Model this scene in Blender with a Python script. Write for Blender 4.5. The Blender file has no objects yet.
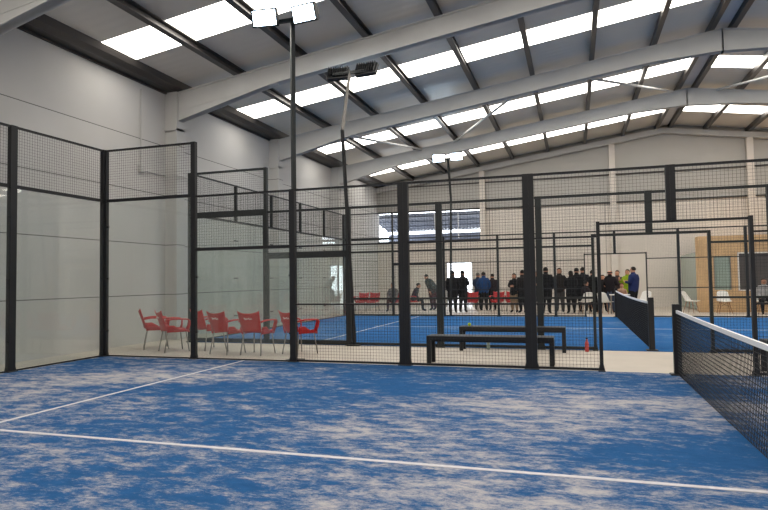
import bpy, bmesh, math, random
from mathutils import Vector, Matrix
random.seed(7)
C = bpy.context.scene.collection
PI = math.pi

# ------------------------------------------------------------------ materials
def lin(c):
    return tuple(((x/255)/12.92 if x/255 <= .04045 else ((x/255+.055)/1.055)**2.4) for x in c) + (1,)
def mat(name, col, rough=.6, metal=0., spec=.5, noise=0., nscale=6., bump=0.):
    m = bpy.data.materials.new(name); m.use_nodes = True
    nt = m.node_tree; b = nt.nodes['Principled BSDF']
    c = lin(col)
    b.inputs['Base Color'].default_value = c
    b.inputs['Roughness'].default_value = rough
    b.inputs['Metallic'].default_value = metal
    b.inputs['Specular IOR Level'].default_value = spec
    if noise or bump:
        tc = nt.nodes.new('ShaderNodeTexCoord'); n = nt.nodes.new('ShaderNodeTexNoise')
        n.inputs['Scale'].default_value = nscale; n.inputs['Detail'].default_value = 5
        nt.links.new(tc.outputs['Object'], n.inputs['Vector'])
        if noise:
            r = nt.nodes.new('ShaderNodeMapRange')
            r.inputs['From Min'].default_value = .3; r.inputs['From Max'].default_value = .7
            r.inputs['To Min'].default_value = 1-noise; r.inputs['To Max'].default_value = 1+noise
            nt.links.new(n.outputs['Fac'], r.inputs['Value'])
            mx = nt.nodes.new('ShaderNodeVectorMath'); mx.operation = 'SCALE'
            mx.inputs[0].default_value = c[:3]
            nt.links.new(r.outputs['Result'], mx.inputs['Scale'])
            nt.links.new(mx.outputs['Vector'], b.inputs['Base Color'])
        if bump:
            bp = nt.nodes.new('ShaderNodeBump'); bp.inputs['Strength'].default_value = bump
            bp.inputs['Distance'].default_value = .02
            nt.links.new(n.outputs['Fac'], bp.inputs['Height'])
            nt.links.new(bp.outputs['Normal'], b.inputs['Normal'])
    return m
def emit(name, col, s):
    m = bpy.data.materials.new(name); m.use_nodes = True; nt = m.node_tree
    for n in list(nt.nodes): nt.nodes.remove(n)
    e = nt.nodes.new('ShaderNodeEmission'); o = nt.nodes.new('ShaderNodeOutputMaterial')
    e.inputs[0].default_value = lin(col); e.inputs[1].default_value = s
    nt.links.new(e.outputs[0], o.inputs[0]); return m
def glass(name, tint, haze, hazecol):
    m = bpy.data.materials.new(name); m.use_nodes = True; nt = m.node_tree
    for n in list(nt.nodes): nt.nodes.remove(n)
    N = nt.nodes.new; o = N('ShaderNodeOutputMaterial')
    t = N('ShaderNodeBsdfTransparent'); t.inputs[0].default_value = tint + (1,)
    g = N('ShaderNodeBsdfGlossy'); g.inputs['Roughness'].default_value = .01
    d = N('ShaderNodeBsdfDiffuse'); d.inputs[0].default_value = lin(hazecol)
    lw = N('ShaderNodeLayerWeight'); lw.inputs[0].default_value = .5
    pw = N('ShaderNodeMath'); pw.operation = 'POWER'; pw.inputs[1].default_value = 5; nt.links.new(lw.outputs['Facing'], pw.inputs[0])
    f = N('ShaderNodeMath'); f.operation = 'MULTIPLY_ADD'; f.inputs[1].default_value = .95; f.inputs[2].default_value = .045
    nt.links.new(pw.outputs[0], f.inputs[0])
    m1 = N('ShaderNodeMixShader'); m2 = N('ShaderNodeMixShader')
    m1.inputs[0].default_value = haze
    nt.links.new(t.outputs[0], m1.inputs[1]); nt.links.new(d.outputs[0], m1.inputs[2])
    nt.links.new(f.outputs[0], m2.inputs[0]); nt.links.new(m1.outputs[0], m2.inputs[1]); nt.links.new(g.outputs[0], m2.inputs[2])
    nt.links.new(m2.outputs[0], o.inputs[0]); return m

M = {}
M['black'] = mat('powder_coated_steel', (27, 27, 30), .5, 0., .4)
M['frame2'] = mat('grey_coated_steel', (35, 39, 40), .5, 0., .4)
M['wire'] = mat('wire_coat', (30, 30, 32), .6)
M['glass'] = glass('tempered_glass', (.95, .97, .96), .035, (225, 232, 228))
M['concrete'] = mat('concrete_floor', (190, 180, 168), .55, 0, .4, .06, 1.5)
M['beam'] = mat('painted_beam', (190, 189, 187), .6, 0, .3, .04, 2)
M['purlin'] = mat('dark_purlin', (74, 70, 68), .42, .3, .5)
M['gutter'] = mat('gutter_steel', (66, 62, 60), .4, .35, .5)
M['sheet_up'] = mat('gable_sheet', (176, 173, 168), .5, 0, .3, .03, 1)
M['red'] = mat('red_plastic', (180, 12, 18), .4, 0, .5)
M['alu'] = mat('aluminium', (140, 135, 130), .35, .6)
M['white_pl'] = mat('white_plastic', (235, 233, 228), .35)
M['wood'] = mat('pine_board', (206, 172, 130), .6, 0, .3, .12, 3)
M['wood_leg'] = mat('beech', (150, 105, 70), .6)
M['tape'] = mat('white_tape', (225, 225, 228), .7)
M['net'] = mat('net_twine', (22, 23, 27), .8)
M['line'] = mat('line_paint', (196, 194, 198), .9, 0, .1, .08, 30)
M['lamp'] = emit('flood_led', (215, 238, 255), 14)
M['lamp_dark'] = mat('lamp_housing', (28, 28, 30), .5)
M['sky'] = emit('skylight_daylight', (255, 250, 240), 7.0)
M['dark_glass'] = mat('dark_window', (88, 84, 84), .15, 0, .6)
M['conduit'] = mat('conduit_pvc', (180, 178, 175), .5)
M['canopy'] = mat('canopy_metal', (92, 98, 112), .5, .1)
M['ball'] = mat('tennis_felt', (205, 225, 60), .9)
M['bottle_red'] = mat('red_bottle', (190, 70, 66), .35)
M['green_glass'] = mat('green_tinted_glass', (150, 165, 155), .15, 0, .6)

def ceiling_mat():
    m = mat('ceiling_sheet', (204, 198, 188), .36, .04, .5); nt = m.node_tree; b = nt.nodes['Principled BSDF']
    tc = nt.nodes.new('ShaderNodeTexCoord'); w = nt.nodes.new('ShaderNodeTexWave')
    w.wave_type = 'BANDS'; w.bands_direction = 'Y'; w.inputs['Scale'].default_value = 1.2
    w.inputs['Distortion'].default_value = 0.
    bp = nt.nodes.new('ShaderNodeBump'); bp.inputs['Strength'].default_value = .25; bp.inputs['Distance'].default_value = .01
    nt.links.new(tc.outputs['Object'], w.inputs['Vector']); nt.links.new(w.outputs['Fac'], bp.inputs['Height'])
    nt.links.new(bp.outputs['Normal'], b.inputs['Normal']); return m
M['ceiling'] = ceiling_mat()

def wall_mat(name, col, zs, axis=2, vert=None):
    """precast wall with thin dark joints at the given heights"""
    m = mat(name, col, .75, 0, .25); nt = m.node_tree; b = nt.nodes['Principled BSDF']
    tc = nt.nodes.new('ShaderNodeTexCoord'); s = nt.nodes.new('ShaderNodeSeparateXYZ')
    nt.links.new(tc.outputs['Object'], s.inputs[0]); acc = None
    def band(sock, v, w):
        nonlocal acc
        a = nt.nodes.new('ShaderNodeMath'); a.operation = 'COMPARE'
        a.inputs[1].default_value = v; a.inputs[2].default_value = w
        nt.links.new(sock, a.inputs[0])
        if acc is None: acc = a.outputs[0]
        else:
            x = nt.nodes.new('ShaderNodeMath'); x.operation = 'MAXIMUM'
            nt.links.new(acc, x.inputs[0]); nt.links.new(a.outputs[0], x.inputs[1]); acc = x.outputs[0]
    for z in zs: band(s.outputs[2], z, .009)
    for ax, vals in (vert or {}).items():
        for v in vals: band(s.outputs[ax], v, .008)
    n = nt.nodes.new('ShaderNodeTexNoise'); n.inputs['Scale'].default_value = .7; n.inputs['Detail'].default_value = 6
    nt.links.new(tc.outputs['Object'], n.inputs['Vector'])
    cr = nt.nodes.new('ShaderNodeValToRGB'); c = lin(col)
    cr.color_ramp.elements[0].position = .35; cr.color_ramp.elements[1].position = .68
    cr.color_ramp.elements[0].color = (c[0]*.94, c[1]*.94, c[2]*.93, 1); cr.color_ramp.elements[1].color = c
    nt.links.new(n.outputs['Fac'], cr.inputs[0])
    mx = nt.nodes.new('ShaderNodeMix'); mx.data_type = 'RGBA'
    if acc is not None: nt.links.new(acc, mx.inputs[0])
    else: mx.inputs[0].default_value = 0
    nt.links.new(cr.outputs[0], mx.inputs[6]); mx.inputs[7].default_value = lin((110, 108, 106))
    nt.links.new(mx.outputs[2], b.inputs['Base Color']); return m
M['wall'] = wall_mat('precast_wall', (194, 192, 190), [1.12, 2.34, 3.58, 4.82])
M['wall_end'] = wall_mat('precast_end_wall', (216, 208, 200), [], vert={0: [4.75, 10.1, 15.8]})

def turf_mat(name, blue, dark, sand, lo, hi, seed):
    m = mat(name, blue, .95, 0, .1); nt = m.node_tree; b = nt.nodes['Principled BSDF']; N = nt.nodes.new; L = nt.links.new
    tc = N('ShaderNodeTexCoord'); mp = N('ShaderNodeMapping'); mp.inputs['Location'].default_value = (seed, seed*.7, 0)
    mp.inputs['Scale'].default_value = (.75, 1.5, 1)
    L(tc.outputs['Object'], mp.inputs[0])
    def noise(sc, det, rough=.6, dist=0.):
        n = N('ShaderNodeTexNoise'); n.inputs['Scale'].default_value = sc; n.inputs['Detail'].default_value = det
        n.inputs['Roughness'].default_value = rough; n.inputs['Distortion'].default_value = dist
        L(mp.outputs[0], n.inputs['Vector']); return n.outputs['Fac']
    def mth(op, a, bb):
        x = N('ShaderNodeMath'); x.operation = op
        for i, v in enumerate((a, bb)):
            if isinstance(v, (int, float)): x.inputs[i].default_value = v
            else: L(v, x.inputs[i])
        return x.outputs[0]
    big = noise(.3, 2); mid = noise(3.8, 9, .76, .25); fine = noise(38, 3, .7); grain = noise(160, 2, .7)
    s = mth('ADD', mth('MULTIPLY', big, .8), mth('MULTIPLY', mid, 1.2))
    s = mth('ADD', s, mth('MULTIPLY', fine, .40)); s = mth('ADD', s, mth('MULTIPLY', grain, .22))
    r = N('ShaderNodeMapRange'); r.inputs['From Min'].default_value = lo; r.inputs['From Max'].default_value = hi
    r.interpolation_type = 'SMOOTHSTEP'; L(s, r.inputs['Value'])
    g = N('ShaderNodeMix'); g.data_type = 'RGBA'; L(noise(9, 4), g.inputs[0])
    g.inputs[6].default_value = lin(dark); g.inputs[7].default_value = lin(blue)
    x = N('ShaderNodeMix'); x.data_type = 'RGBA'; L(r.outputs['Result'], x.inputs[0]); L(g.outputs[2], x.inputs[6]); x.inputs[7].default_value = lin(sand)
    L(x.outputs[2], b.inputs['Base Color'])
    bp = N('ShaderNodeBump'); bp.inputs['Strength'].default_value = .5; bp.inputs['Distance'].default_value = .01
    L(grain, bp.inputs['Height']); L(bp.outputs['Normal'], b.inputs['Normal']); return m
M['turf1'] = turf_mat('blue_turf_sanded', (44, 95, 146), (26, 69, 116), (174, 170, 172), 1.25, 1.59, 3.1)
M['turf2'] = turf_mat('blue_turf', (46, 106, 162), (32, 86, 145), (150, 165, 185), 1.33, 1.95, 11.3)

# ------------------------------------------------------------------ mesh builder
class MB:
    def __init__(s): s.v = []; s.f = []; s.m = []
    def add(s, vs, fs, mi=0):
        o = len(s.v); s.v += [tuple(p) for p in vs]; s.f += [tuple(i+o for i in f) for f in fs]; s.m += [mi]*len(fs); return s
    def box(s, a, b, mi=0, mx=None):
        x0, y0, z0 = a; x1, y1, z1 = b
        vs = [(x0,y0,z0),(x1,y0,z0),(x1,y1,z0),(x0,y1,z0),(x0,y0,z1),(x1,y0,z1),(x1,y1,z1),(x0,y1,z1)]
        if mx: vs = [mx @ Vector(p) for p in vs]
        return s.add(vs, [(0,3,2,1),(4,5,6,7),(0,1,5,4),(1,2,6,5),(2,3,7,6),(3,0,4,7)], mi)
    def bev(s, a, b, r=.008, mi=0, mx=None):
        """box with chamfered vertical and horizontal edges"""
        bm = bmesh.new(); bmesh.ops.create_cube(bm, size=1)
        c = [(a[i]+b[i])/2 for i in range(3)]; d = [b[i]-a[i] for i in range(3)]
        for v in bm.verts: v.co = Vector((c[0]+v.co.x*d[0], c[1]+v.co.y*d[1], c[2]+v.co.z*d[2]))
        bmesh.ops.bevel(bm, geom=bm.edges[:], offset=min(r, min(d)*.45), segments=2, affect='EDGES', profile=.5)
        bm.verts.index_update()
        vs = [(mx @ v.co) if mx else v.co.copy() for v in bm.verts]
        s.add(vs, [[v.index for v in f.verts] for f in bm.faces], mi); bm.free(); return s
    def tube(s, pts, rs, n=8, mi=0, cap=True, up=None):
        pts = [Vector(p) for p in pts]
        if not isinstance(rs, (list, tuple)): rs = [rs]*len(pts)
        base = len(s.v); a = None
        for i, p in enumerate(pts):
            t = ((pts[min(i+1, len(pts)-1)] - pts[max(i-1, 0)])).normalized()
            if a is None:
                a = Vector(up) if up else (Vector((0,0,1)) if abs(t.z) < .9 else Vector((0,1,0)))
            a = (a - t*a.dot(t)).normalized(); c = t.cross(a)
            r = rs[i]; rx, ry = r if isinstance(r, tuple) else (r, r)
            for k in range(n):
                th = 2*PI*(k+.5)/n; s.v.append(tuple(p + a*math.cos(th)*ry + c*math.sin(th)*rx))
        for i in range(len(pts)-1):
            for k in range(n):
                k2 = (k+1) % n
                s.f.append((base+i*n+k, base+i*n+k2, base+(i+1)*n+k2, base+(i+1)*n+k)); s.m.append(mi)
        if cap:
            s.f.append(tuple(base+k for k in range(n))[::-1]); s.m.append(mi)
            e = base+(len(pts)-1)*n; s.f.append(tuple(e+k for k in range(n))); s.m.append(mi)
        return s
    def sheet(s, fn, nu, nv, t, mi=0):
        """thick curved sheet: fn(u,v)->Vector for u,v in 0..1"""
        P = [[Vector(fn(i/nu, j/nv)) for j in range(nv+1)] for i in range(nu+1)]
        def nrm(i, j):
            du = P[min(i+1,nu)][j]-P[max(i-1,0)][j]; dv = P[i][min(j+1,nv)]-P[i][max(j-1,0)]
            return du.cross(dv).normalized()
        base = len(s.v); W = nv+1; K = (nu+1)*W
        for sg in (.5, -.5):
            for i in range(nu+1):
                for j in range(nv+1): s.v.append(tuple(P[i][j]+nrm(i,j)*t*sg))
        for i in range(nu):
            for j in range(nv):
                q = [i*W+j, (i+1)*W+j, (i+1)*W+j+1, i*W+j+1]
                s.f.append(tuple(base+x for x in q)); s.f.append(tuple(base+K+x for x in q[::-1])); s.m += [mi, mi]
        ring = [(i,0) for i in range(nu)]+[(nu,j) for j in range(nv)]+[(i,nv) for i in range(nu,0,-1)]+[(0,j) for j in range(nv,0,-1)]
        for a in range(len(ring)):
            p = ring[a][0]*W+ring[a][1]; q = ring[(a+1)%len(ring)]; q = q[0]*W+q[1]
            s.f.append((base+p, base+K+p, base+K+q, base+q)); s.m.append(mi)
        return s
    def sph(s, c, r, n=8, mi=0):
        r = r if isinstance(r, tuple) else (r, r, r)
        vs = [(c[0], c[1], c[2]+r[2])]
        for i in range(1, n):
            ph = PI*i/n
            for k in range(2*n):
                th = PI*k/n; vs.append((c[0]+r[0]*math.sin(ph)*math.cos(th), c[1]+r[1]*math.sin(ph)*math.sin(th), c[2]+r[2]*math.cos(ph)))
        vs.append((c[0], c[1], c[2]-r[2])); fs = []; w = 2*n; e = len(vs)-1
        for k in range(w):
            fs.append((0, 1+k, 1+(k+1)%w)); fs.append((e, e-w+(k+1)%w, e-w+k))
            for i in range(n-2):
                a = 1+i*w; fs.append((a+k, a+w+k, a+w+(k+1)%w, a+(k+1)%w))
        return s.add(vs, fs, mi)
    def build(s, name, mats, parent=None, loc=(0,0,0), rot=None, smooth=False):
        me = bpy.data.meshes.new(name); me.from_pydata(s.v, [], s.f)
        for m in (mats if isinstance(mats, list) else [mats]): me.materials.append(M[m] if isinstance(m, str) else m)
        me.polygons.foreach_set('material_index', s.m)
        if smooth: me.polygons.foreach_set('use_smooth', [True]*len(s.f))
        me.update()
        bm = bmesh.new(); bm.from_mesh(me); bmesh.ops.recalc_face_normals(bm, faces=bm.faces[:]); bm.to_mesh(me); bm.free()
        o = bpy.data.objects.new(name, me); C.objects.link(o); o.location = loc
        if rot: o.rotation_euler = rot
        if parent: o.parent = parent
        return o
def tag(o, label, cat, group=None):
    o['label'] = label; o['category'] = cat
    if group: o['group'] = group
    return o
def thing(name, label, cat, loc=(0,0,0), rz=0., group=None):
    o = bpy.data.objects.new(name, None); C.objects.link(o); o.location = loc; o.rotation_euler = (0,0,rz)
    o.empty_display_size = .2
    return tag(o, label, cat, group)
def struct(mb, name, mats, **k):
    o = mb.build(name, mats, **k); o['kind'] = 'structure'; return o
def copy_tree(o, parent=None):
    c = o.copy(); C.objects.link(c)
    if parent: c.parent = parent
    for ch in o.children: copy_tree(ch, c)
    return c

# ------------------------------------------------------------------ hall dimensions
XL, XR, YF, YB = -1.05, 26.35, -16.0, 20.25
XRIDGE, SL = 12.65, .143
def zr(x): return 6.15 + SL*((x if x <= XRIDGE else 2*XRIDGE-x)+.9)      # underside of purlins
Y2 = 2.735                                                            # second court's near side
SHEET = .21

# floor and ground
struct(MB().box((XL-.3, YF-.3, -.2), (XR+.3, YB+.3, 0)), 'floor', 'concrete')
struct(MB().box((-40, YB+.3, -.25), (60, 70, -.02)), 'ground', mat('outside_paving', (200, 198, 194), .9))

def turf(name, x0, x1, y0, y1, m):
    mb = MB(); mb.box((x0, y0, .0005), (x1, y1, .012))
    z0, z1, w = .0115, .0145, .025
    cy = (y0+y1)/2
    for x in (3.05, 16.95): mb.box((x-w, y0+.02, z0), (x+w, y1-.02, z1), 1)
    mb.box((2.9, cy-w, z0), (17.1, cy+w, z1+.0005), 1)
    return struct(mb, name, [m, 'line'])
turf('floor_turf', 0, 20, -10, 0, 'turf1')
turf('floor_turf', 0, 20, Y2, Y2+10, 'turf2')

# walls
struct(MB().box((XL-.25, YF, 0), (XL, YB+.3, 6.45)), 'wall_left', 'wall')
struct(MB().box((XR, YF, 0), (XR+.25, YB+.3, 6.45)), 'wall_right', 'wall')
def gable(mb, y0, y1, x0, x1, zb):
    # wall portion following the roof slope
    xs = sorted({x0, x1} | ({XRIDGE} if x0 < XRIDGE < x1 else set()))
    for a, b in zip(xs, xs[1:]):
        za, zc = zr(a)+.2, zr(b)+.2
        mb.add([(a,y0,zb),(b,y0,zb),(b,y1,zb),(a,y1,zb),(a,y0,za),(b,y0,zc),(b,y1,zc),(a,y1,za)],
               [(0,3,2,1),(4,5,6,7),(0,1,5,4),(1,2,6,5),(2,3,7,6),(3,0,4,7)])
DX0, DX1, DZ = 2.56, 3.82, 2.19
OX0, OX1, OZ0, OZ1 = XL, 4.28, 3.36, 4.83
mb = MB()
mb.box((XL, YB, 0), (DX0, YB+.2, OZ0)); mb.box((DX0, YB, DZ), (DX1, YB+.2, OZ0)); mb.box((DX1, YB, 0), (OX1, YB+.2, OZ0))
mb.box((OX1, YB, 0), (XR, YB+.2, OZ1))
struct(mb, 'wall_back', 'wall_end')
mb = MB(); gable(mb, YB, YB+.2, XL, XR, OZ1)
struct(mb, 'wall_back_gable', 'sheet_up')
mb = MB()
mb.box((XL, YB-.05, 6.10), (XR, YB-.003, 6.16)); mb.box((OX1+.25, YB-.06, 4.80), (XR, YB-.003, 4.86))
struct(mb, 'trim_1', 'gutter')
mb = MB(); mb.box((XL, YF-.2, 0), (XR, YF, OZ1)); gable(mb, YF-.2, YF, XL, XR, OZ1)
struct(mb, 'wall_front', 'wall')

# door and window trims in the end wall
mb = MB()
for a, b in (((DX0-.05, YB-.03, 0), (DX0, YB+.22, DZ+.05)), ((DX1, YB-.03, 0), (DX1+.05, YB+.22, DZ+.05)), ((DX0, YB-.03, DZ), (DX1, YB+.22, DZ+.05))): mb.box(a, b)
struct(mb, 'door_1', 'beam')
mb = MB(); mb.box((OX0+.02, YB-.04, OZ0-.1), (OX1, YB+.22, OZ0)); mb.box((OX0+.02, YB-.04, OZ1-.02), (OX1, YB+.02, OZ1+.07))
struct(mb, 'window_sill', 'gutter')

# outside: lean-to canopy over the high opening
cn = thing('canopy', 'grey ribbed metal lean-to canopy seen through the high opening in the end wall', 'canopy', (1.7, YB+.3, 0))
mb = MB(); mx = Matrix.Translation((0, 0, 4.76)) @ Matrix.Rotation(math.atan2(-.52, 3.5), 4, 'X')
mb.box((-3.4, 0, 0), (3.3, 3.55, .04), 0, mx)
for k in range(33): mb.box((-3.35+.2*k, 0, -.04), (-3.28+.2*k, 3.55, 0), 0, mx)
mb.build('roof_sheet', 'canopy', cn)
for k in range(4):
    y = .25+k*1.05; MB().box((-3.4, y, -.10), (3.3, y+.06, -.04), 0, mx).build('crossbeam', 'canopy', cn)
MB().box((-3.3, 3.5, 3.1), (3.3, 3.6, 4.0)).build('fascia', 'canopy', cn)
for x in (-3.3, 3.1): MB().box((x, 3.5, -.02), (x+.1, 3.6, 3.1)).build('post', 'gutter', cn)
for x in (.15, 1.35): MB().tube([(x+.1, -.15, 4.75), (x, .5, 3.5)], .03, 6).build('strut', 'beam', cn)

# roof: opaque sheets and daylight strips
SKY = [(-15.3,-14.25),(-10.1,-9.05),(-4.85,-3.8),(.5,1.55),(5.75,6.8),(11.3,12.4),(16.75,17.85)]
def roofq(mb, y0, y1, xa, xb, t=.06, mi=0, off=SHEET):
    za, zb = zr(xa)+off, zr(xb)+off
    mb.add([(xa,y0,za),(xb,y0,zb),(xb,y1,zb),(xa,y1,za),(xa,y0,za+t),(xb,y0,zb+t),(xb,y1,zb+t),(xa,y1,za+t)],
           [(0,3,2,1),(4,5,6,7),(0,1,5,4),(1,2,6,5),(2,3,7,6),(3,0,4,7)], mi)
mb = MB(); ys = [YF-.2]+[v for p in SKY for v in p]+[YB+.2]
for k in range(0, len(ys), 2):
    roofq(mb, ys[k], ys[k+1], XL-.25, XRIDGE); roofq(mb, ys[k], ys[k+1], XRIDGE, XR+.25)
for a, b in SKY:
    roofq(mb, a, b, XL-.25, -.7); roofq(mb, a, b, 12.42, XRIDGE); roofq(mb, a, b, XRIDGE, 12.88); roofq(mb, a, b, XR-.6, XR+.25)
struct(mb, 'ceiling', 'ceiling')
n = 1
for a, b in SKY:
    for x0, x1 in ((-.7, 12.42), (12.88, XR-.6)):
        mb = MB(); roofq(mb, a, b, x0, x1, .03); struct(mb, 'window_%d' % n, 'sky'); n += 1

# purlins (roof beams along the hall)
PX = [.95, 2.62, 4.28, 5.94, 7.61, 9.28, 10.94, 12.38]
PX += [2*XRIDGE-x for x in PX]
for x in PX:
    z = zr(x); s = SL if x < XRIDGE else -SL
    mb = MB(); w = .055
    prof = [(-w, .0), (w+.02, .0), (w+.02, .03), (-w+.03, .03), (-w+.03, .175), (w, .175), (w, .2), (-w, .2)]
    vs = []
    for y in (YF, YB): vs += [(x+px_, y, z+pz+s*px_) for px_, pz in prof]
    k = len(prof); fs = [(i, (i+1) % k, k+(i+1) % k, k+i) for i in range(k)] + [tuple(range(k))[::-1], tuple(range(k, 2*k))]
    mb.add(vs, fs); struct(mb, 'ceiling_beam', 'purlin')
# ridge cap
mb = MB(); mb.box((XRIDGE-.2, YF, zr(XRIDGE)+.12), (XRIDGE+.2, YB, zr(XRIDGE)+.19)); struct(mb, 'ceiling_trim', 'beam')
# eave gutters
for sx, x in ((1, XL), (-1, XR)):
    mb = MB(); zt = 6.2
    prof = [(0, 0), (.26, .02), (.42, .09), (.49, .26), (.46, .26), (.39, .12), (.25, .05), (0, .03)]
    vs = []
    for y in (YF, YB): vs += [(x+sx*a, y, zt-.02+b) for a, b in prof]
    k = len(prof); mb.add(vs, [(i, (i+1) % k, k+(i+1) % k, k+i) for i in range(k)] + [tuple(range(k))[::-1], tuple(range(k, 2*k))])
    mb.box((x if sx > 0 else x-.05, YF, zt-.06), (x+.05 if sx > 0 else x, YB, zt-.02))
    struct(mb, 'ceiling_edge', 'gutter')

# portal frames: columns + tapered rafters
FY = [-12.9, -7.5, -2.1, 3.3, 8.7, 14.1]
for fy in FY:
    for sx, xw in ((1, XL), (-1, XR)):
        mb = MB(); a = xw; b = xw+sx*.34
        mb.box((min(a,b), fy-.13, 0), (max(a,b), fy+.13, 6.18)); mb.box((min(b-sx*.03,b+sx*.02), fy-.16, 0), (max(b-sx*.03,b+sx*.02), fy+.16, 6.05))
        mb.box((min(a,b)-.0, fy-.18, 5.2), (max(a,b)+.02, fy+.18, 5.26))
        struct(mb, 'column', 'wall')
        # rafter half: web, top flange, bottom flange (haunched near the column)
        mb = MB()
        N = 24; x0 = xw+sx*.30
        X = [x0+(XRIDGE-x0)*i/N for i in range(N+1)]
        def depth(x):
            d = abs(x-xw); h = max(0, 1-(d-.3)/2.6)
            hr = max(0, 1-abs(x-XRIDGE)/1.8)
            return .46+.28*h+.16*hr
        T = [(x, zr(x)-.005) for x in X]; B = [(x, zr(x)-depth(x)) for x in X]
        for i in range(N):
            (xa, ta), (xb, tb) = T[i], T[i+1]; ba, bb = B[i][1], B[i+1][1]
            q = [(0,3,2,1),(4,5,6,7),(0,1,5,4),(1,2,6,5),(2,3,7,6),(3,0,4,7)]
            def seg(h, a0, a1, b0, b1):
                mb.add([(xa,fy-h,a0),(xb,fy-h,b0),(xb,fy+h,b0),(xa,fy+h,a0),(xa,fy-h,a1),(xb,fy-h,b1),(xb,fy+h,b1),(xa,fy+h,a1)], q)
            seg(.075, ba, ta, bb, tb); seg(.11, ta-.03, ta, tb-.03, tb); seg(.11, ba, ba+.03, bb, bb+.03)
            # plain lower flange line carried through the haunch
            if xa*sx < (xw+sx*2.8)*sx: seg(.085, ta-.47, ta-.445, tb-.47, tb-.445)
        mb.box((XRIDGE-.010, fy-.112, zr(XRIDGE)-.66), (XRIDGE+.010, fy+.112, zr(XRIDGE)-.02))
        struct(mb, 'ceiling_beam', 'beam')
# gable frame
mb = MB()
for x0, x1 in ((XL, XRIDGE), (XRIDGE, XR)):
    za, zb = zr(x0), zr(x1); y0, y1 = YB-.28, YB-.06
    mb.add([(x0,y0,za-.24),(x1,y0,zb-.24),(x1,y1,zb-.24),(x0,y1,za-.24),(x0,y0,za),(x1,y0,zb),(x1,y1,zb),(x0,y1,za)],
           [(0,3,2,1),(4,5,6,7),(0,1,5,4),(1,2,6,5),(2,3,7,6),(3,0,4,7)])
struct(mb, 'ceiling_beam', 'beam')
for x in (4.44, 10.45, 16.07, 21.4):
    mb = MB(); mb.box((x-.13, YB-.24, 0), (x+.13, YB-.02, zr(x)-.24)); struct(mb, 'column', 'wall_end')

# wind braces between the second and third frames
BR = [((1.83, 8.85), (2.9, 13.95)), ((4.25, 13.95), (6.97, 8.85)), ((9.26, 8.85), (12.2, 13.95)), ((13.6, 13.95), (16.3, 8.85))]
for i, ((xa, ya), (xb, yb)) in enumerate(BR):
    za, zb = [zr(a)-(.44 if b < 10 else .05) for a, b in ((xa, ya), (xb, yb))]
    o = MB().tube([(xa, ya, za), (xb, yb, zb)], .04, 8).build('wind_brace', 'beam')
    tag(o, ['pale steel brace rod nearest the left wall, under the roof', 'pale steel brace rod slanting up right above the far floodlights',
            'pale steel brace rod just left of the roof ridge', 'pale steel brace rod just right of the roof ridge'][i], 'brace', 'roof brace rods')

# electrical conduit on the left wall
cd = thing('electrical_conduit', 'thin grey conduit with junction box on the left wall beside the column', 'conduit', (XL, 2.25, 4.1))
MB().tube([(.03, 0, 0), (.03, 0, 1.9)], .016, 6).build('vertical_pipe', 'conduit', cd)
MB().tube([(.03, 0, -.02), (.03, .8, -.04), (.42, .84, -.05), (.42, 1.4, -.05)], .016, 6).build('side_pipe', 'conduit', cd)
MB().bev((.004, -.07, -.09), (.09, .09, .07), .01).build('junction_box', 'conduit', cd)

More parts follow.
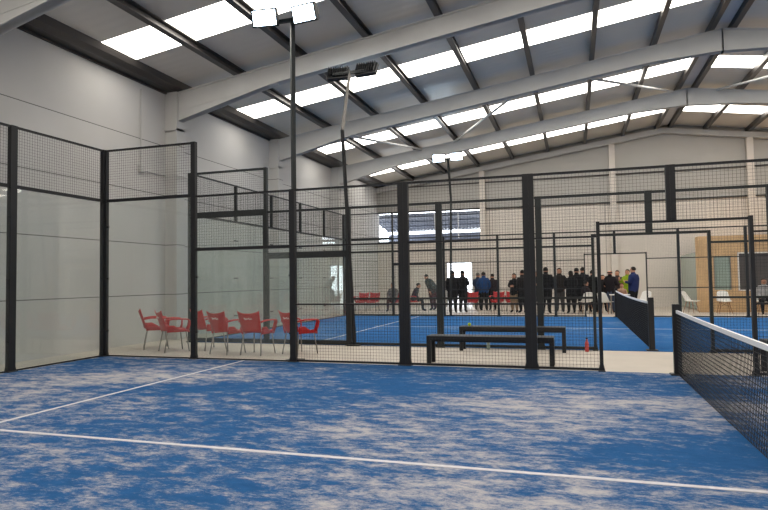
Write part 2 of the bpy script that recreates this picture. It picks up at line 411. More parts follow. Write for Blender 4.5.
# ------------------------------------------------------------------ court enclosures
def wires(u0, u1, z0, z1, d=.0022, step=.05):
    mb = MB()
    n = max(1, round((u1-u0)/step)); q = [(0,1,5,4),(1,2,6,5),(2,3,7,6),(3,0,4,7)]
    for i in range(1, n):
        u = u0+(u1-u0)*i/n
        mb.add([(u-d,-d,z0),(u+d,-d,z0),(u+d,d,z0),(u-d,d,z0),(u-d,-d,z1),(u+d,-d,z1),(u+d,d,z1),(u-d,d,z1)], q)
    n = max(1, round((z1-z0)/step))
    for i in range(1, n):
        z = z0+(z1-z0)*i/n
        mb.add([(u0,-d,z-d),(u0,d,z-d),(u0,d,z+d),(u0,-d,z+d),(u1,-d,z-d),(u1,d,z-d),(u1,d,z+d),(u1,-d,z+d)], q)
    return mb
def fence(name, label, loc, rz, bays, posts, fm, rw=.017, gw=.011, back=False, mid=True, wd=.0014):
    t = thing(name, label, 'fence', loc, rz, 'padel court enclosures')
    def frame(u0, u1, z0, z1, w, nm='mesh_panel', rails=(), only=None):
        mb = MB(); h = .02
        if nm == 'glass_frame' and only == 'bt':
            MB().box((u0, -h, z0), (u1, h, z0+2*w)).build('bottom_rail', fm, t)
            return MB().box((u0, -h, z1-2*w), (u1, h, z1)).build('top_rail', fm, t)
        if only is None or 'b' in only: mb.box((u0, -h, z0), (u1, h, z0+2*w))
        if only is None or 't' in only: mb.box((u0, -h, z1-2*w), (u1, h, z1))
        if only is None or 'l' in only: mb.box((u0, -h, z0), (u0+1.6*w, h, z1))
        if only is None or 'r' in only: mb.box((u1-1.6*w, -h, z0), (u1, h, z1))
        for z in rails: mb.box((u0, -h, z-w*.8), (u1, h, z+w*.8))
        return mb.build(nm, fm, t)
    for u0, u1, k in bays:
        if k[0] == 'g':                               # glass to height g, mesh to height m
            g, m = float(k[1]), float(k[2])
            gp = MB().box((u0+.01, -.006, .05), (u1-.01, .006, g-.01)).build('glass_pane', 'glass', t)
            frame(u0, u1, .015, g, gw, 'glass_frame', (), 'bt' if gw < .03 else 'btlr')
            if m > g:
                p = frame(u0, u1, g, m, rw, 'mesh_panel', (), None)
                if back: p['label'] = 'narrow mesh panel above the glass'
                wires(u0+.02, u1-.02, g+.03, m-.03, wd).build('wire_mesh', 'wire', p)
        elif k[0] == 'm':
            for z, hh in ((.02+rw, rw), (1.0, rw*.8), (2.0, rw*.8), (3.0-rw, rw)):
                MB().box((u0, -.02, z-hh), (u1, .02, z+hh)).build('rail', fm, t)
            wires(u0, u1, .05, 2.97, wd).build('mesh_panel', 'wire', t)
        elif k[0] == 't':
            for z in (2.17+rw, 3.0-rw): MB().box((u0, -.02, z-rw), (u1, .02, z+rw)).build('rail', fm, t)
            wires(u0, u1, 2.2, 2.97, wd).build('mesh_panel', 'wire', t)
    for u, z0, z1, w in posts:
        p = MB(); p.box((u-w/2, -.04, z0), (u+w/2, .04, z1))
        if w > .12: p.box((u-.008, -.046, z0), (u+.008, .046, z1))
        p = p.build('post', fm, t)
        if z0 < .1:
            b = MB(); b.bev((u-w/2-.025, -.07, .002), (u+w/2+.025, .07, .025), .006)
            for s in (-1, 1): b.add([(u+s*w/2, -.035, .02), (u+s*(w/2+.022), -.035, .02), (u+s*w/2, -.035, .12), (u+s*w/2, .035, .02), (u+s*(w/2+.022), .035, .02), (u+s*w/2, .035, .12)],
                                    [(0,1,2),(3,5,4),(0,3,4,1),(1,4,5,2),(2,5,3,0)])
            b.build('base_plate', fm, p)
    # clamps holding the panes to their posts
    for u0, u1, k in bays:
        if k[0] == 'g':
            for z in ((.5, 1.5, 2.5) if float(k[1]) > 2.5 else (.5, 1.5)):
                for u, s in ((u0, 1), (u1, -1)):
                    MB().bev((min(u, u+s*.085), -.018, z-.015), (max(u, u+s*.085), .018, z+.015), .008).build('clamp', 'black', t)
    return t

F1 = [(0,2,('g',3,4)), (2,4,('g',2,3)), (4,6,'m'), (6,8,'m'), (8,9,'m'), (9,10,'t'), (10,11,'t'), (11,12,'m'), (12,14,'m'), (14,16,'m'), (16,18,('g',2,3)), (18,20,('g',3,4))]
P1 = [(0,0,4,.09), (2,0,4,.09), (4,0,3,.1), (6,0,3,.17), (8,0,3,.17), (9,0,2.22,.05), (10,2.2,3,.13), (11,0,2.22,.05), (12,0,3,.17), (14,0,3,.17), (16,0,3,.1), (18,0,4,.09), (20,0,4,.09)]
fence('side_fence', 'black mesh and glass side fence nearest the camera, with red chairs behind it', (0,0.02,0), 0, F1, P1, 'black')
B1 = [(2*i, 2*i+2, ('g',3,4)) for i in range(5)]
fence('back_fence', 'tall glass back wall of the near court, at the left edge', (-.02, 0, 0), -PI/2, B1, [(.0,0,4,.12)]+[(2*i,0,4,.12) for i in range(1,6)], 'black', back=True)
F2 = F1
P2 = [(0,0,4,.1), (2,2,4,.07), (4,0,3,.1), (6,0,3,.13), (8,0,3,.12), (9,0,2.22,.05), (10,2.2,3,.12), (11,0,2.22,.05), (12,0,3,.13), (14,0,3,.13), (16,0,3,.1), (18,0,4,.09), (20,0,4,.09)]
fence('side_fence', 'grey mesh fence on the near side of the farther court, behind the benches', (0,Y2,0), 0, F2, P2, 'frame2', .025, .045, wd=.0012)
P3 = [(0,0,4,.1), (2,0,4,.06), (4,0,3,.07), (6,0,3,.08), (8,0,3,.08), (9,0,2.22,.04), (10,2.2,3,.08), (11,0,2.22,.04), (12,0,3,.08), (14,0,3,.08), (16,0,3,.08), (18,0,4,.08), (20,0,4,.08)]
fence('side_fence', 'farthest mesh fence, with the crowd standing behind it', (0,Y2+10,0), 0, F2, P3, 'frame2', .02, .03, wd=.0011)
fence('back_fence', 'glass back wall of the farther court, reflecting the bright doorway', (-.0, Y2, 0), PI/2, B1, [(0,0,4,.1)]+[(2*i,3,4,.05) for i in range(1,5)]+[(10,0,4,.2)], 'frame2')

# ------------------------------------------------------------------ light masts
def flood(t, x, y, z, ry, tilt, w=.48, h=.31):
    """floodlight looking along +Y when ry=0, tilted down"""
    mx = Matrix.Translation((x, y, z)) @ Matrix.Rotation(ry, 4, 'Z') @ Matrix.Rotation(-tilt, 4, 'X')
    mb = MB(); mb.bev((-w/2, -.05, -h/2), (w/2, .03, h/2), .012, 0, mx)
    for k in range(9):
        u = -w/2+.03+k*(w-.06)/8; mb.box((u-.008, -.12, -h/2+.03), (u+.008, -.05, h/2-.03), 0, mx)
    mb.box((-w/2, .03, -h/2), (w/2, .045, -h/2+.025), 0, mx); mb.box((-w/2, .03, h/2-.025), (w/2, .045, h/2), 0, mx)
    mb.box((-w/2, .03, -h/2), (-w/2+.025, .045, h/2), 0, mx); mb.box((w/2-.025, .03, -h/2), (w/2, .045, h/2), 0, mx)
    f = mb.build('floodlight', 'lamp_dark', t)
    MB().box((-w/2+.027, .031, -h/2+.027), (w/2-.027, .038, h/2-.027), 0, mx).build('lens', 'lamp', f)
def mast(label, loc, rz, pts, lamps, split=None, w=.05):
    t = thing('light_mast', label, 'light mast', loc, rz, 'court light masts')
    if split is None: MB().tube(pts, w, 4, up=(1,1,0)).build('pole', 'frame2', t)
    else:
        MB().tube(pts[:2], w, 4, up=(1,1,0)).build('pole', 'black', t)
        MB().tube(pts[1:], w*.9, 4, up=(1,1,0)).build('upper_pole', mat('upper_pole_paint', (120,115,110), .5), t)
    tp = pts[-1]
    xs = [l[0] for l in lamps]
    MB().box((min(xs)-.1, tp[1]-.03, tp[2]-.03), (max(xs)+.1, tp[1]+.03, tp[2]+.03)).build('crossarm', 'frame2', t)
    MB().bev((-.14, -.12, .002), (.14, .12, .03), .006).build('base_plate', 'frame2', t)
    for l in lamps: flood(t, *l)
    return t
mast('tall straight mast with two lit floodlights rising from the near fence', (3.93, .22, 0), 0, [(0,0,0),(0,0,6.1)],
     [(-.48, -.13, 6.15, PI+.12, .35), (.30, -.13, 6.12, PI-.12, .35)])
mast('kinked mast behind the near one, its floodlights seen dark from behind', (4.12, Y2-.02, 0), 0, [(0,0,0),(-.02,-.53,4.55),(0,-.1,5.9)],
     [(-.3, 0., 5.93, .1, .5), (.36, .0, 5.95, -.1, .5)], split=True, w=.042)
mast('distant mast with two lit floodlights under the roof bracing', (4.2, Y2+10.12, 0), 0, [(0,0,0),(.02,.35,4.5),(0,0,5.95)],
     [(-.32, -.12, 5.97, PI+.1, .35), (.36, -.12, 5.99, PI-.1, .35)], w=.045)

# ------------------------------------------------------------------ nets
def net(label, y0, y1, strap=True):
    t = thing('padel_net', label, 'net', (10, y0, 0), 0, 'padel nets')
    L = y1-y0
    def top(y):
        s = abs(y/L-.5)*2; return .88+.04*s*s
    mb = MB(); d = .0026; q = [(0,1,5,4),(1,2,6,5),(2,3,7,6),(3,0,4,7)]
    n = int(L/.045)
    for i in range(n+1):
        y = .06+(L-.12)*i/n; z1 = top(y)-.05
        mb.add([(-d,y-d,.02),(d,y-d,.02),(d,y+d,.02),(-d,y+d,.02),(-d,y-d,z1),(d,y-d,z1),(d,y+d,z1),(-d,y+d,z1)], q)
    for j in range(20):
        K = 12
        for i in range(K):
            ya, yb = .06+(L-.12)*i/K, .06+(L-.12)*(i+1)/K
            za, zb = .02+(top(ya)-.07)*j/19, .02+(top(yb)-.07)*j/19
            mb.add([(-d,ya,za-d),(d,ya,za-d),(d,ya,za+d),(-d,ya,za+d),(-d,yb,zb-d),(d,yb,zb-d),(d,yb,zb+d),(-d,yb,zb+d)], q)
    mb.build('net_mesh', 'net', t)
    mb = MB(); K = 16; q6 = [(0,3,2,1),(4,5,6,7),(0,1,5,4),(1,2,6,5),(2,3,7,6),(3,0,4,7)]
    for i in range(K):
        ya, yb = .06+(L-.12)*i/K, .06+(L-.12)*(i+1)/K; za, zb = top(ya), top(yb); w = .012
        mb.add([(-w,ya,za-.044),(w,ya,za-.044),(w,yb,zb-.044),(-w,yb,zb-.044),(-w,ya,za),(w,ya,za),(w,yb,zb),(-w,yb,zb)], q6)
    mb.build('top_band', 'tape', t)
    for y in (0.0, L):
        p = MB().bev((-.05, y-.04, .012), (.05, y+.04, 1.0), .006).build('post', 'black', t)
        MB().bev((-.1, y-.09, .012), (.1, y+.09, .03), .005).build('base_plate', 'black', p)
    if strap: MB().box((-.015, L/2-.025, .015), (.015, L/2+.025, .885)).build('centre_strap', 'tape', t)
    return t
net('padel net in the foreground, running off the right edge of the photo', -9.9, -.12)
net('padel net of the farther court, seen nearly end on past the crowd', Y2+.08, Y2+9.9, False)

# ------------------------------------------------------------------ benches
def bench(label, x0, x1, y, d=.36, h=.47):
    t = thing('bench', label, 'bench', ((x0+x1)/2, y, 0), 0, 'black benches between the courts'); L = (x1-x0)/2
    MB().bev((-L, -d/2, h-.07), (L, d/2, h), .008).build('seat', 'black', t)
    for s in (-1, 1):
        for w in (-1, 1):
            MB().bev((s*L-(.07 if s > 0 else 0), w*(d/2-.035)-.03, .002), (s*L+(.07 if s < 0 else 0), w*(d/2-.035)+.03, h-.065), .006).build('leg', 'black', t)
    MB().box((-L+.05, -.02, h-.11), (L-.05, .02, h-.07)).build('stretcher', 'black', t)
    return t
bench('long black bench just behind the near mesh fence', 6.30, 8.32, .42)
bench('long black bench against the farther fence, with a yellow ball on it', 6.48, 8.47, 2.38)
bench('black bench beyond the net at the right edge', 11.2, 13.2, .42)
o = MB().sph((0, 0, .033), .033, 8).build('tennis_ball', 'ball', loc=(6.66, 2.36, .47), smooth=True)
tag(o, 'small yellow-green ball lying on the end of the farther bench', 'ball')
t = thing('drink_bottle', 'red plastic bottle standing by the foot of the farther fence', 'bottle', (8.84, 2.5, 0))
MB().tube([(0,0,.001),(0,0,.16),(0,0,.2),(0,0,.235)], [.036,.036,.018,.016], 12).build('body', 'bottle_red', t, smooth=False)
MB().tube([(0,0,.235),(0,0,.262)], .021, 12).build('cap', 'black', t)
t = thing('drink_bottle', 'clear pale bottle standing on the floor beneath the farther bench', 'bottle', (7.0, 2.52, 0))
MB().tube([(0,0,.001),(0,0,.16),(0,0,.2),(0,0,.235)], [.035,.035,.014,.013], 12).build('body', 'green_glass', t)
MB().tube([(0,0,.235),(0,0,.25)], .016, 12).build('cap', 'white_pl', t)

# ------------------------------------------------------------------ chairs
def red_chair(label, loc, rz, group, logo=False):
    t = thing('plastic_armchair', label, 'chair', loc, rz, group)
    # moulded shell: faces +Y, back at -Y
    mb = MB()
    def seat(u, v):
        x = (u-.5)*.46; y = -.22+.45*v
        return (x, y, .44+.015*(abs(u-.5)*2)**2*1.5-.02*math.sin(PI*v)+.02*v - (.03*max(0, v-.85)/.15))
    def back(u, v):
        s = (u-.5)*2; w = .21+.035*v
        return (s*w, -.22-.13*v**1.2-.05*(1-s*s)*(1-.3*v), .44+.36*v+.05*abs(s)**2.5*v**3-.0)
    for sg in (-1, 1): mb.sheet(lambda u, v, sg=sg: (sg*(.228-.01*v), -.23+.44*u, .455-.055*v), 5, 2, .01)
    mb.sheet(lambda u, v: (-.22+.44*u, .225-.005*v, .43-.045*v), 5, 2, .01); mb.sheet(seat, 10, 8, .012); mb.sheet(back, 12, 8, .010)
    for s in (-1, 1):
        pts = [(s*.235,-.27,.64), (s*.275,-.14,.665), (s*.285,.04,.665), (s*.28,.17,.655), (s*.262,.21,.62), (s*.24,.20,.52), (s*.225,.17,.445)]
        mb.tube(pts, [(.036,.016)]*4+[(.038,.014)]*3, 8, up=(0,0,1))
        mb.sheet(lambda u, v, s=s: (s*(.23+.02*v), -.24+.30*u*(1-.55*v)+.0, .44+.10*v), 4, 3, .01)
    mb.build('shell', 'red', t, smooth=True)
    for x, y in ((-.2,-.22), (.2,-.22), (-.21,.17), (.21,.17)):
        MB().tube([(x*.95, y*.9, .435), (x*1.15, y*1.25, .0)], .012, 8).build('leg', 'alu', t, smooth=True)
    if logo:
        pts = []
        for i in range(40):
            a = i/39; pts.append((-.09+.18*a, -.355-.008*math.sin(a*PI), .70+.014*math.sin(a*23)+.008*math.cos(a*11)))
        MB().tube(pts, .0035, 4).build('logo', 'white_pl', t)
    return t
G1 = 'red armchairs between the courts'
D = math.radians
near = [(.04, 1.5, -50, 'red armchair nearest the left wall, leftmost of the six, turned sideways'),
        (.78, 1.12, -38, 'second red armchair from the left, just left of the dark corner post'),
        (1.34, 1.55, -26, 'red armchair partly hidden behind the second post of the near fence'),
        (2.12, .98, -14, 'red armchair directly right of the post, fourth from the left'),
        (2.78, .98, -4, 'red armchair with its back square to the camera, fifth from the left'),
        (3.58, 1.2, -26, 'red armchair standing apart under the near light mast')]
for x, y, a, l in near: red_chair(l, (x, y, 0), D(a), G1, True)
G2 = 'red chairs along the far side'
far = [(-.50, 16.1, 180, 'leftmost empty red chair beyond the farther court'), (.02, 16.1, 178, 'empty red chair second from left beyond the farther court'),
       (1.02, 16.15, 185, 'red chair with the seated person in grey'), (1.88, 16.12, -85, 'red chair under the man leaning forward'),
       (4.50, 15.95, 182, 'red chair in front of the men in the bright doorway'), (5.55, 16.1, 175, 'empty red chair right of the man in the blue jacket'),
       (6.15, 16.15, 184, 'red chair beside the long-haired woman in a dark coat')]
for x, y, a, l in far: red_chair(l, (x, y, 0), D(a), G2)

def white_chair(label, loc, rz):
    t = thing('shell_chair', label, 'chair', loc, rz, 'white shell chairs')
    def f(u, v):
        s = (u-.5)*2
        if v < .5:
            k = v/.5; y = .22-.42*k; z = .44-.02*math.sin(PI*k)+.05*s*s*(.4+.6*k); w = .22+.015*math.sin(PI*k)
        else:
            k = (v-.5)/.5; y = -.20-.13*k; z = .44+.38*k+.05*s*s*(1-k)-.06*abs(s)**3*k; w = .225-.045*k; y += .07*s*s*(1-.5*k)
        return (s*w, y, z)
    MB().sheet(f, 12, 16, .012).build('shell', 'white_pl', t, smooth=True)
    for x in (-1, 1):
        for y in (-1, 1):
            MB().tube([(x*.12, y*.11-.02, .43), (x*.22, y*.2-.02, .0)], [.014, .010], 8).build('leg', 'wood_leg', t)
    MB().tube([(-.13,-.13,.40),(.17,.14,.22)], .005, 4).tube([(.13,-.13,.40),(-.17,.14,.22)], .005, 4).build('wire_brace', 'black', t)
    return t
white_chair('white shell chair left of the wooden kiosk corner', (12.80, 15.45, 0), D(-125))
white_chair('white shell chair in front of the kiosk front window', (13.85, 15.25, 0), D(180))
white_chair('white shell chair among the crowd, behind the people in black', (9.05, 15.0, 0), D(20))
white_chair('white shell chair beside the bald man in a dark sweater', (9.75, 14.75, 0), D(-30))
white_chair('white shell chair between the net and the man in the blue jacket', (11.2, 15.9, 0), D(150))
white_chair('white shell chair under the seated man at the right edge', (15.05, 15.0, 0), D(178))
white_chair('white shell chair under the small seated person by the net', (10.42, 15.95, 0), D(170))

# ------------------------------------------------------------------ wooden kiosk
k = thing('wooden_kiosk', 'pine clad office kiosk with windows in the far right corner', 'kiosk', (13.19, 16.0, 0))
def clad(mb, a, b): mb.box(a, b)
H = 2.82; L = 5.6; Dp = 4.22; th = .1
mb = MB()
mb.box((0,0,0), (.50,th,H)); mb.box((.50,0,0), (1.08,th,.84)); mb.box((.50,0,2.12), (1.08,th,H)); mb.box((1.08,0,0), (1.30,th,H))
mb.box((1.30,0,0), (3.8,th,.80)); mb.box((1.30,0,2.24), (3.8,th,H)); mb.box((3.8,0,0), (L,th,H))
mb.build('front_wall', 'wood', k)
MB().box((0,th,0), (th,.6,H)).build('side_wall', 'wood', k)
MB().box((.03,.6,.05), (.05,Dp,2.3)).build('glass_partition', 'green_glass', k)
MB().box((L-th,th,0), (L,Dp,H)).build('end_wall', 'wood', k)
MB().box((0,0,H), (L,.6,H+.06)).box((.9,.6,H), (L,Dp,H+.06)).build('roof', 'wood', k)
w = MB().box((.50,.03,.84), (1.08,.05,2.12)).build('window', 'green_glass', k)
MB().box((.50,-.01,.84),(.53,.06,2.12)).box((1.05,-.01,.84),(1.08,.06,2.12)).build('window_frame', 'alu', w)
w = MB().box((1.30,.05,.80), (3.8,.06,2.24)).build('window', 'dark_glass', k)
MB().box((1.30,-.02,.80),(1.35,.08,2.24)).box((3.75,-.02,.80),(3.8,.08,2.24)).box((1.30,-.02,2.19),(3.8,.08,2.24)).box((1.30,-.02,.80),(3.8,.08,.84)).build('window_frame', 'white_pl', w)

# small white table in the crowd
t = thing('table', 'small white table with food beside the farther net', 'table', (10.25, 14.75, 0))
MB().bev((-.35,-.3,.70), (.35,.3,.73), .006).build('tabletop', 'white_pl', t)
for x in (-.3,.3):
    for y in (-.25,.25): MB().tube([(x,y,.70),(x,y,0)], .015, 6).build('leg', 'alu', t)

# ------------------------------------------------------------------ people
MC = {}
def cm(col, rough=.85):
    if col not in MC: MC[col] = mat('cloth_%02x%02x%02x' % col, col, rough, 0, .2, .08, 12)
    return MC[col]
def person(label, loc, rz, H=1.72, top=(30,30,33), legs=(32,32,38), shoe=(25,24,24), skin=(190,140,115), hair=(35,28,24), pose='stand',
           arms='down', lean=0., turn=0., long_hair=False, bald=False, glasses=False, bulk=1.):
    t = thing('person', label, 'person', loc, rz, 'people beyond the farther court')
    h = H
    pz = .53*h if pose != 'sit' else .47+.06
    pel = Vector((0, 0, pz)); R = Matrix.Rotation(-lean, 3, 'X') @ Matrix.Rotation(turn, 3, 'Z')
    def up(x, y, z): return pel + R @ Vector((x*h, y*h, (z-.53)*h))
    V = []; Rr = []; E = []; kinds = []
    def add(p, r, par=None, kind='top'):
        V.append(Vector(p)); Rr.append(r*h*1.16); i = len(V)-1
        if par is not None: E.append((par, i)); kinds.append(kind)
        return i
    b = bulk*1.12
    root = add(pel, .078*b)
    sp = add(up(0,.0,.62), .074*b, root); ch = add(up(0,-.005,.73), .080*b, sp); nb = add(up(0,-.005,.80), .062*b, ch)
    nk = add(up(0,.0,.845), .036, nb); 
    hn = Vector((0, 0, 1)); hl = lean*.3
    def hd(x, y, z):
        base = up(0,0,.85); Rh = Matrix.Rotation(-(lean*.75), 3, 'X') @ Matrix.Rotation(turn*1.2, 3, 'Z'); return base + Rh @ Vector((x*h, y*h, (z-.85)*h))
    j1 = add(hd(0,.014,.885), .046, nk, 'skin'); j2 = add(hd(0,.006,.925), .053, j1, 'skin'); j3 = add(hd(0,.0,.958), .042, j2, 'skin')
    hands = []
    for s in (-1, 1):
        sh = add(up(s*.100,-.005,.785), .046*b, ch)
        if arms == 'down' or (arms == 'one' and s < 0):
            el, wr, pm = up(s*.135,-.02,.635), up(s*.135,.03,.50), up(s*.13,.045,.455)
        elif arms == 'fold':
            el, wr, pm = up(s*.135,.02,.65), up(s*.04,.11,.66), up(s*.0,.125,.665)
        elif arms == 'front':
            el, wr, pm = up(s*.13,.01,.64), up(s*.08,.13,.66), up(s*.065,.17,.68)
        elif arms == 'hips':
            el, wr, pm = up(s*.19,-.03,.66), up(s*.11,.03,.565), up(s*.085,.06,.56)
        elif arms == 'one':
            el, wr, pm = up(s*.14,.03,.66), up(s*.13,.14,.73), up(s*.12,.165,.765)
        elif arms == 'reach':
            el, wr, pm = up(s*.11,.10,.70), up(s*.07,.20,.62), up(s*.06,.24,.60)
        elif arms == 'knees':
            el, wr, pm = up(s*.13,.05,.65), up(s*.09,.17,.58), up(s*.08,.21,.555)
        elif arms == 'pockets':
            el, wr, pm = up(s*.155,-.03,.645), up(s*.11,.02,.53), up(s*.10,.035,.505)
        e = add(el, .031*b, sh); w_ = add(wr, .024, e); p_ = add(pm, .021, w_, 'skin')
        hands.append((Vector(wr), Vector(pm), s))
    for s in (-1, 1):
        if pose == 'sit':
            hp = add(pel+Vector((s*.055*h,.02*h,-.01)), .060*b, root, 'legs'); kn = add((s*.075*h,.26*h,.50), .040, hp, 'legs')
            an = add((s*.075*h,.27*h,.09), .026, kn, 'legs'); to = add((s*.085*h,.36*h,.035), .018, an, 'shoe')
        else:
            st = .03*s if pose == 'walk' else 0
            hp = add(pel+Vector((s*.052*h,0,-.035*h)), .068*b, root, 'legs'); kn = add((s*.056*h,(.02+st)*h,.285*h), .047, hp, 'legs')
            an = add((s*.065*h,(-.015+st*1.5)*h,.05*h), .027, kn, 'legs'); to = add((s*.078*h,(.075+st*1.5)*h,.02*h), .018, an, 'shoe')
    me = bpy.data.meshes.new('body'); me.from_pydata([tuple(v) for v in V], E, [])
    o = bpy.data.objects.new('body_tmp', me); C.objects.link(o)
    sk = o.modifiers.new('s', 'SKIN'); sk.use_smooth_shade = True
    for i, sv in enumerate(me.skin_vertices[0].data):
        sv.radius = (Rr[i], Rr[i]); sv.use_root = (i == 0)
    ss = o.modifiers.new('d', 'SUBSURF'); ss.levels = 1; ss.render_levels = 1
    dg = bpy.context.evaluated_depsgraph_get(); ev = o.evaluated_get(dg); me2 = bpy.data.meshes.new_from_object(ev, depsgraph=dg)
    bpy.data.objects.remove(o)
    mb = MB(); mb.v = [tuple(v.co) for v in me2.vertices]; mb.f = [tuple(p.vertices) for p in me2.polygons]
    order = {'top': 0, 'legs': 1, 'skin': 2, 'shoe': 3}
    for f in mb.f:
        c = Vector((0,0,0))
        for i in f: c += Vector(mb.v[i])
        c /= len(f); best = (1e9, 0)
        for (a, b2), kd in zip(E, kinds):
            A, B = V[a], V[b2]; d = B-A; tt = max(0, min(1, (c-A).dot(d)/d.length_squared)); r = Rr[a]+(Rr[b2]-Rr[a])*tt
            q = (c-(A+d*tt)).length-r
            if q < best[0]: best = (q, order[kd])
        if pose != 'sit' and best[1] == 1 and c.z > .455*h: best = (0, 0)
        mb.m.append(best[1])
    # fingers
    for wr, pm, s in hands:
        d = (pm-wr).normalized(); sd = d.cross(Vector((0,1,.2))).normalized()
        if sd.length < .5: sd = Vector((1,0,0))
        nn = d.cross(sd).normalized()
        for i, (off, ln) in enumerate(((-.024,.055),(-.008,.066),(.008,.062),(.022,.050))):
            a = pm+sd*off+d*.015; mb.tube([a-d*.01, a+d*ln*.55+nn*.004, a+d*ln+nn*.016], [.0085,.0078,.0065], 6, 2)
        a = pm-sd*.022*s-d*.02; mb.tube([a, a-sd*.022*s+d*.025, a-sd*.026*s+d*.05], [.010,.009,.007], 6, 2)
    # face: nose, eyes, ears
    def hp3(x, y, z): return hd(x, y, z)
    mb.tube([hp3(0,.052,.925), hp3(0,.066,.908), hp3(0,.052,.902)], [.006,.011,.008], 6, 2)
    for s in (-1, 1):
        mb.sph(hp3(s*.019,.050,.925), .007 if not glasses else .016, 5, 4)
        mb.sph(hp3(s*.048,.003,.915), (.007,.014,.02), 5, 2)
    mb.sph(hp3(0,.053,.886), (.02,.006,.005), 5, 5)
    body = mb.build('body', [cm(top), cm(legs), cm(skin,.6), cm(shoe,.6), cm((30,24,22),.3), cm((150,80,75),.6)], t, smooth=True)
    # hair
    hb = MB(); n = 12
    cc = hd(0, -.004, .935); Rh = Matrix.Rotation(-(lean*.75), 3, 'X') @ Matrix.Rotation(turn*1.2, 3, 'Z')
    tmp = MB().sph((0,0,0), (.052*h,.058*h,.055*h), n)
    keep = []
    for f in tmp.f:
        c = sum((Vector(tmp.v[i]) for i in f), Vector())/len(f)
        front = c.y > .012*h and c.z < (.028*h)
        low = c.z < -.030*h and not long_hair
        if bald: front = c.z > .002*h or c.y > 0
        if not front and not low: keep.append(f)
    vs = []
    for p in tmp.v:
        p = Vector(p)
        if long_hair and p.z < -.01*h and p.y < .012*h: p.z *= 2.1; p.x *= 1.08; p.y -= .01*h
        vs.append(cc + Rh @ p)
    hb.add(vs, keep)
    ho = hb.build('hair', cm(hair, .6), t, smooth=True)
    md = ho.modifiers.new('thick', 'SOLIDIFY'); md.thickness = .014; md.offset = -1
    return t
BK = (24, 24, 27); NV = (28, 32, 44)
def face(a): return D(a)      # rz: 0 looks along +Y (away from the camera), 180 looks back at it
person('person sitting on a red chair, grey top and dark trousers, left of the dark post', (1.02,15.98,0), face(180), 1.62, (105,100,100), (70,35,38), pose='sit', arms='knees', lean=.1)
person('person in a dark jacket sitting bent forward beside the wide black post', (1.86,16.1,0), face(-80), 1.68, NV, BK, pose='sit', arms='knees', lean=.45)
person('person in dark green jacket and dark red trousers bending forward', (2.62,16.9,0), face(65), 1.76, (42,48,46), (70,32,34), arms='down', lean=.62, bulk=1.08)
person('person in a black coat, left of the two outlined against the bright doorway', (3.92,14.75,0), face(8), 1.76, BK, BK, arms='pockets', bulk=1.12)
person('person in a black coat, right of the two outlined against the bright doorway', (4.24,15.25,0), face(-15), 1.77, BK, (34,34,38), arms='fold', bulk=1.12)
person('grey-haired person partly behind the bright blue jacket', (4.62,16.95,0), face(-20), 1.68, (34,52,80), BK, hair=(120,115,110), arms='fold')
person('person in a bright blue jacket right of the doorway, seen from behind', (4.92,16.55,0), face(10), 1.71, (34,68,115), BK, arms='pockets', bulk=1.2)
person('person in a dark brown jacket at the right of the blue jacket', (5.24,17.0,0), face(25), 1.62, (44,36,38), BK, arms='pockets', bulk=1.1)
person('person with long hair, black coat and tan trousers standing by the red chairs', (6.33,15.3,0), face(160), 1.61, BK, (150,125,100), long_hair=True, arms='fold', bulk=1.05)
person('person in a black jacket right beside the long-haired figure in tan trousers', (6.68,15.05,0), face(40), 1.74, (36,33,34), BK, arms='pockets', bulk=1.05)
person('person mostly hidden behind the wide post, face just showing', (7.20,15.7,0), face(170), 1.68, BK, BK, arms='fold')
person('heavily built person in a long black coat right of the wide post', (7.60,14.6,0), face(-10), 1.82, BK, BK, arms='pockets', bulk=1.3)
person('person with long brown hair in a dark open jacket', (8.08,15.7,0), face(170), 1.80, (40,35,33), (70,66,66), hair=(60,42,32), long_hair=True, arms='pockets')
person('person in black with long hair, front left of the black-clad cluster', (8.52,14.75,0), face(20), 1.67, BK, BK, long_hair=True, arms='fold', bulk=1.15)
person('tall person in black in the middle of the cluster, hair short', (8.74,15.6,0), face(-15), 1.79, BK, BK, arms='pockets', bulk=1.12)
person('tallest person at the back of the black-clad cluster', (8.98,16.15,0), face(10), 1.82, (34,34,40), BK, arms='fold', bulk=1.1)
person('person in black at the right end of the cluster', (9.33,15.6,0), face(-30), 1.69, BK, BK, arms='pockets', bulk=1.1)
person('person seated sideways in the crowd, pale face turned to the right', (9.02,15.0,0), face(-60), 1.60, (44,36,40), BK, pose='sit', arms='knees', lean=.1)
person('dark-haired person standing behind the table, left of the bald man', (9.74,16.3,0), face(175), 1.50, (36,34,36), BK, arms='front')
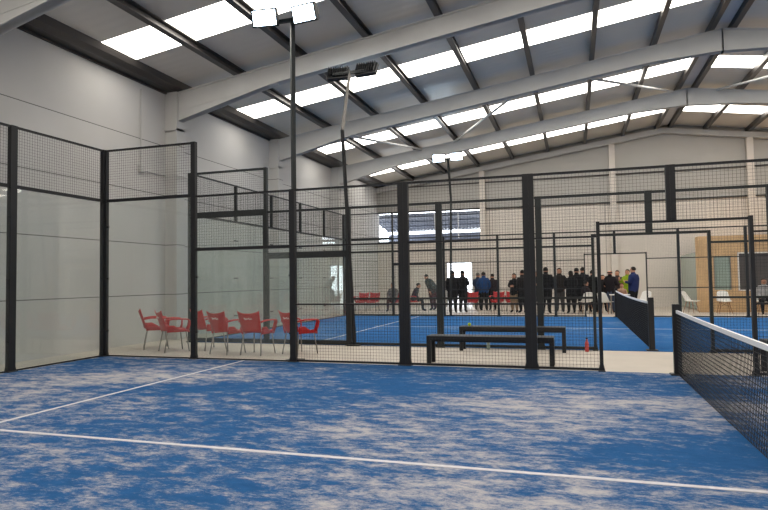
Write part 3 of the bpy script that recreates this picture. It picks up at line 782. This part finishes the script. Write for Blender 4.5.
person('bald man in a dark sweater and blue jeans, seen from behind', (9.96,15.25,0), face(-15), 1.69, (32,28,32), (62,72,92), bald=True, hair=(90,75,65), arms='front', bulk=1.15, skin=(200,140,120))
person('person with brown hair and a patterned dark top beside the bald man', (10.36,17.35,0), face(150), 1.68, (70,60,62), BK, hair=(50,36,28), arms='fold')
person('person in a lime green jacket wearing sunglasses', (10.71,16.75,0), face(150), 1.71, (140,165,40), (40,40,44), glasses=True, arms='one')
person('tall person in a royal blue jacket and black trousers, rightmost standing', (10.80,15.35,0), face(55), 1.79, (38,48,92), BK, arms='front', bulk=1.05)
person('small seated person with auburn hair beside the far net', (10.42,15.95,0), face(180), 1.30, (190,150,125), (60,50,50), pose='sit', hair=(110,60,40), arms='knees')
person('man in a pale grey shirt sitting at the right edge before the kiosk', (15.05,15.0,0), face(175), 1.62, (170,168,168), BK, pose='sit', arms='knees', hair=(60,55,52), lean=.1)

# ------------------------------------------------------------------ world
w = bpy.data.worlds.new('World'); bpy.context.scene.world = w; w.use_nodes = True
bg = w.node_tree.nodes['Background']; bg.inputs[0].default_value = (.86, .92, 1, 1); bg.inputs[1].default_value = 5.5

# ------------------------------------------------------------------ camera
cam = bpy.data.cameras.new('Camera'); co = bpy.data.objects.new('Camera', cam); C.objects.link(co)
cam.sensor_width = 36; cam.sensor_fit = 'HORIZONTAL'; cam.lens = 600.824/768*36; cam.clip_end = 300; cam.clip_start = .05
rt = Vector((0.95334131, 0.30155557, -0.01430314)); up = Vector((0.02601651, -0.03486261, 0.99905342)); fw = Vector((-0.30077148, 0.95281102, 0.04108139))
mw = Matrix.Identity(4)
for i in range(3): mw[i][0] = rt[i]; mw[i][1] = up[i]; mw[i][2] = -fw[i]; mw[i][3] = (8.64632, -9.44288, 1.403149)[i]
co.matrix_world = mw
sc = bpy.context.scene; sc.camera = co
vs_ = sc.view_settings; vs_.view_transform = 'Standard'; vs_.look = 'None'; vs_.gamma = 1; vs_.use_curve_mapping = False; vs_.exposure = 0.36
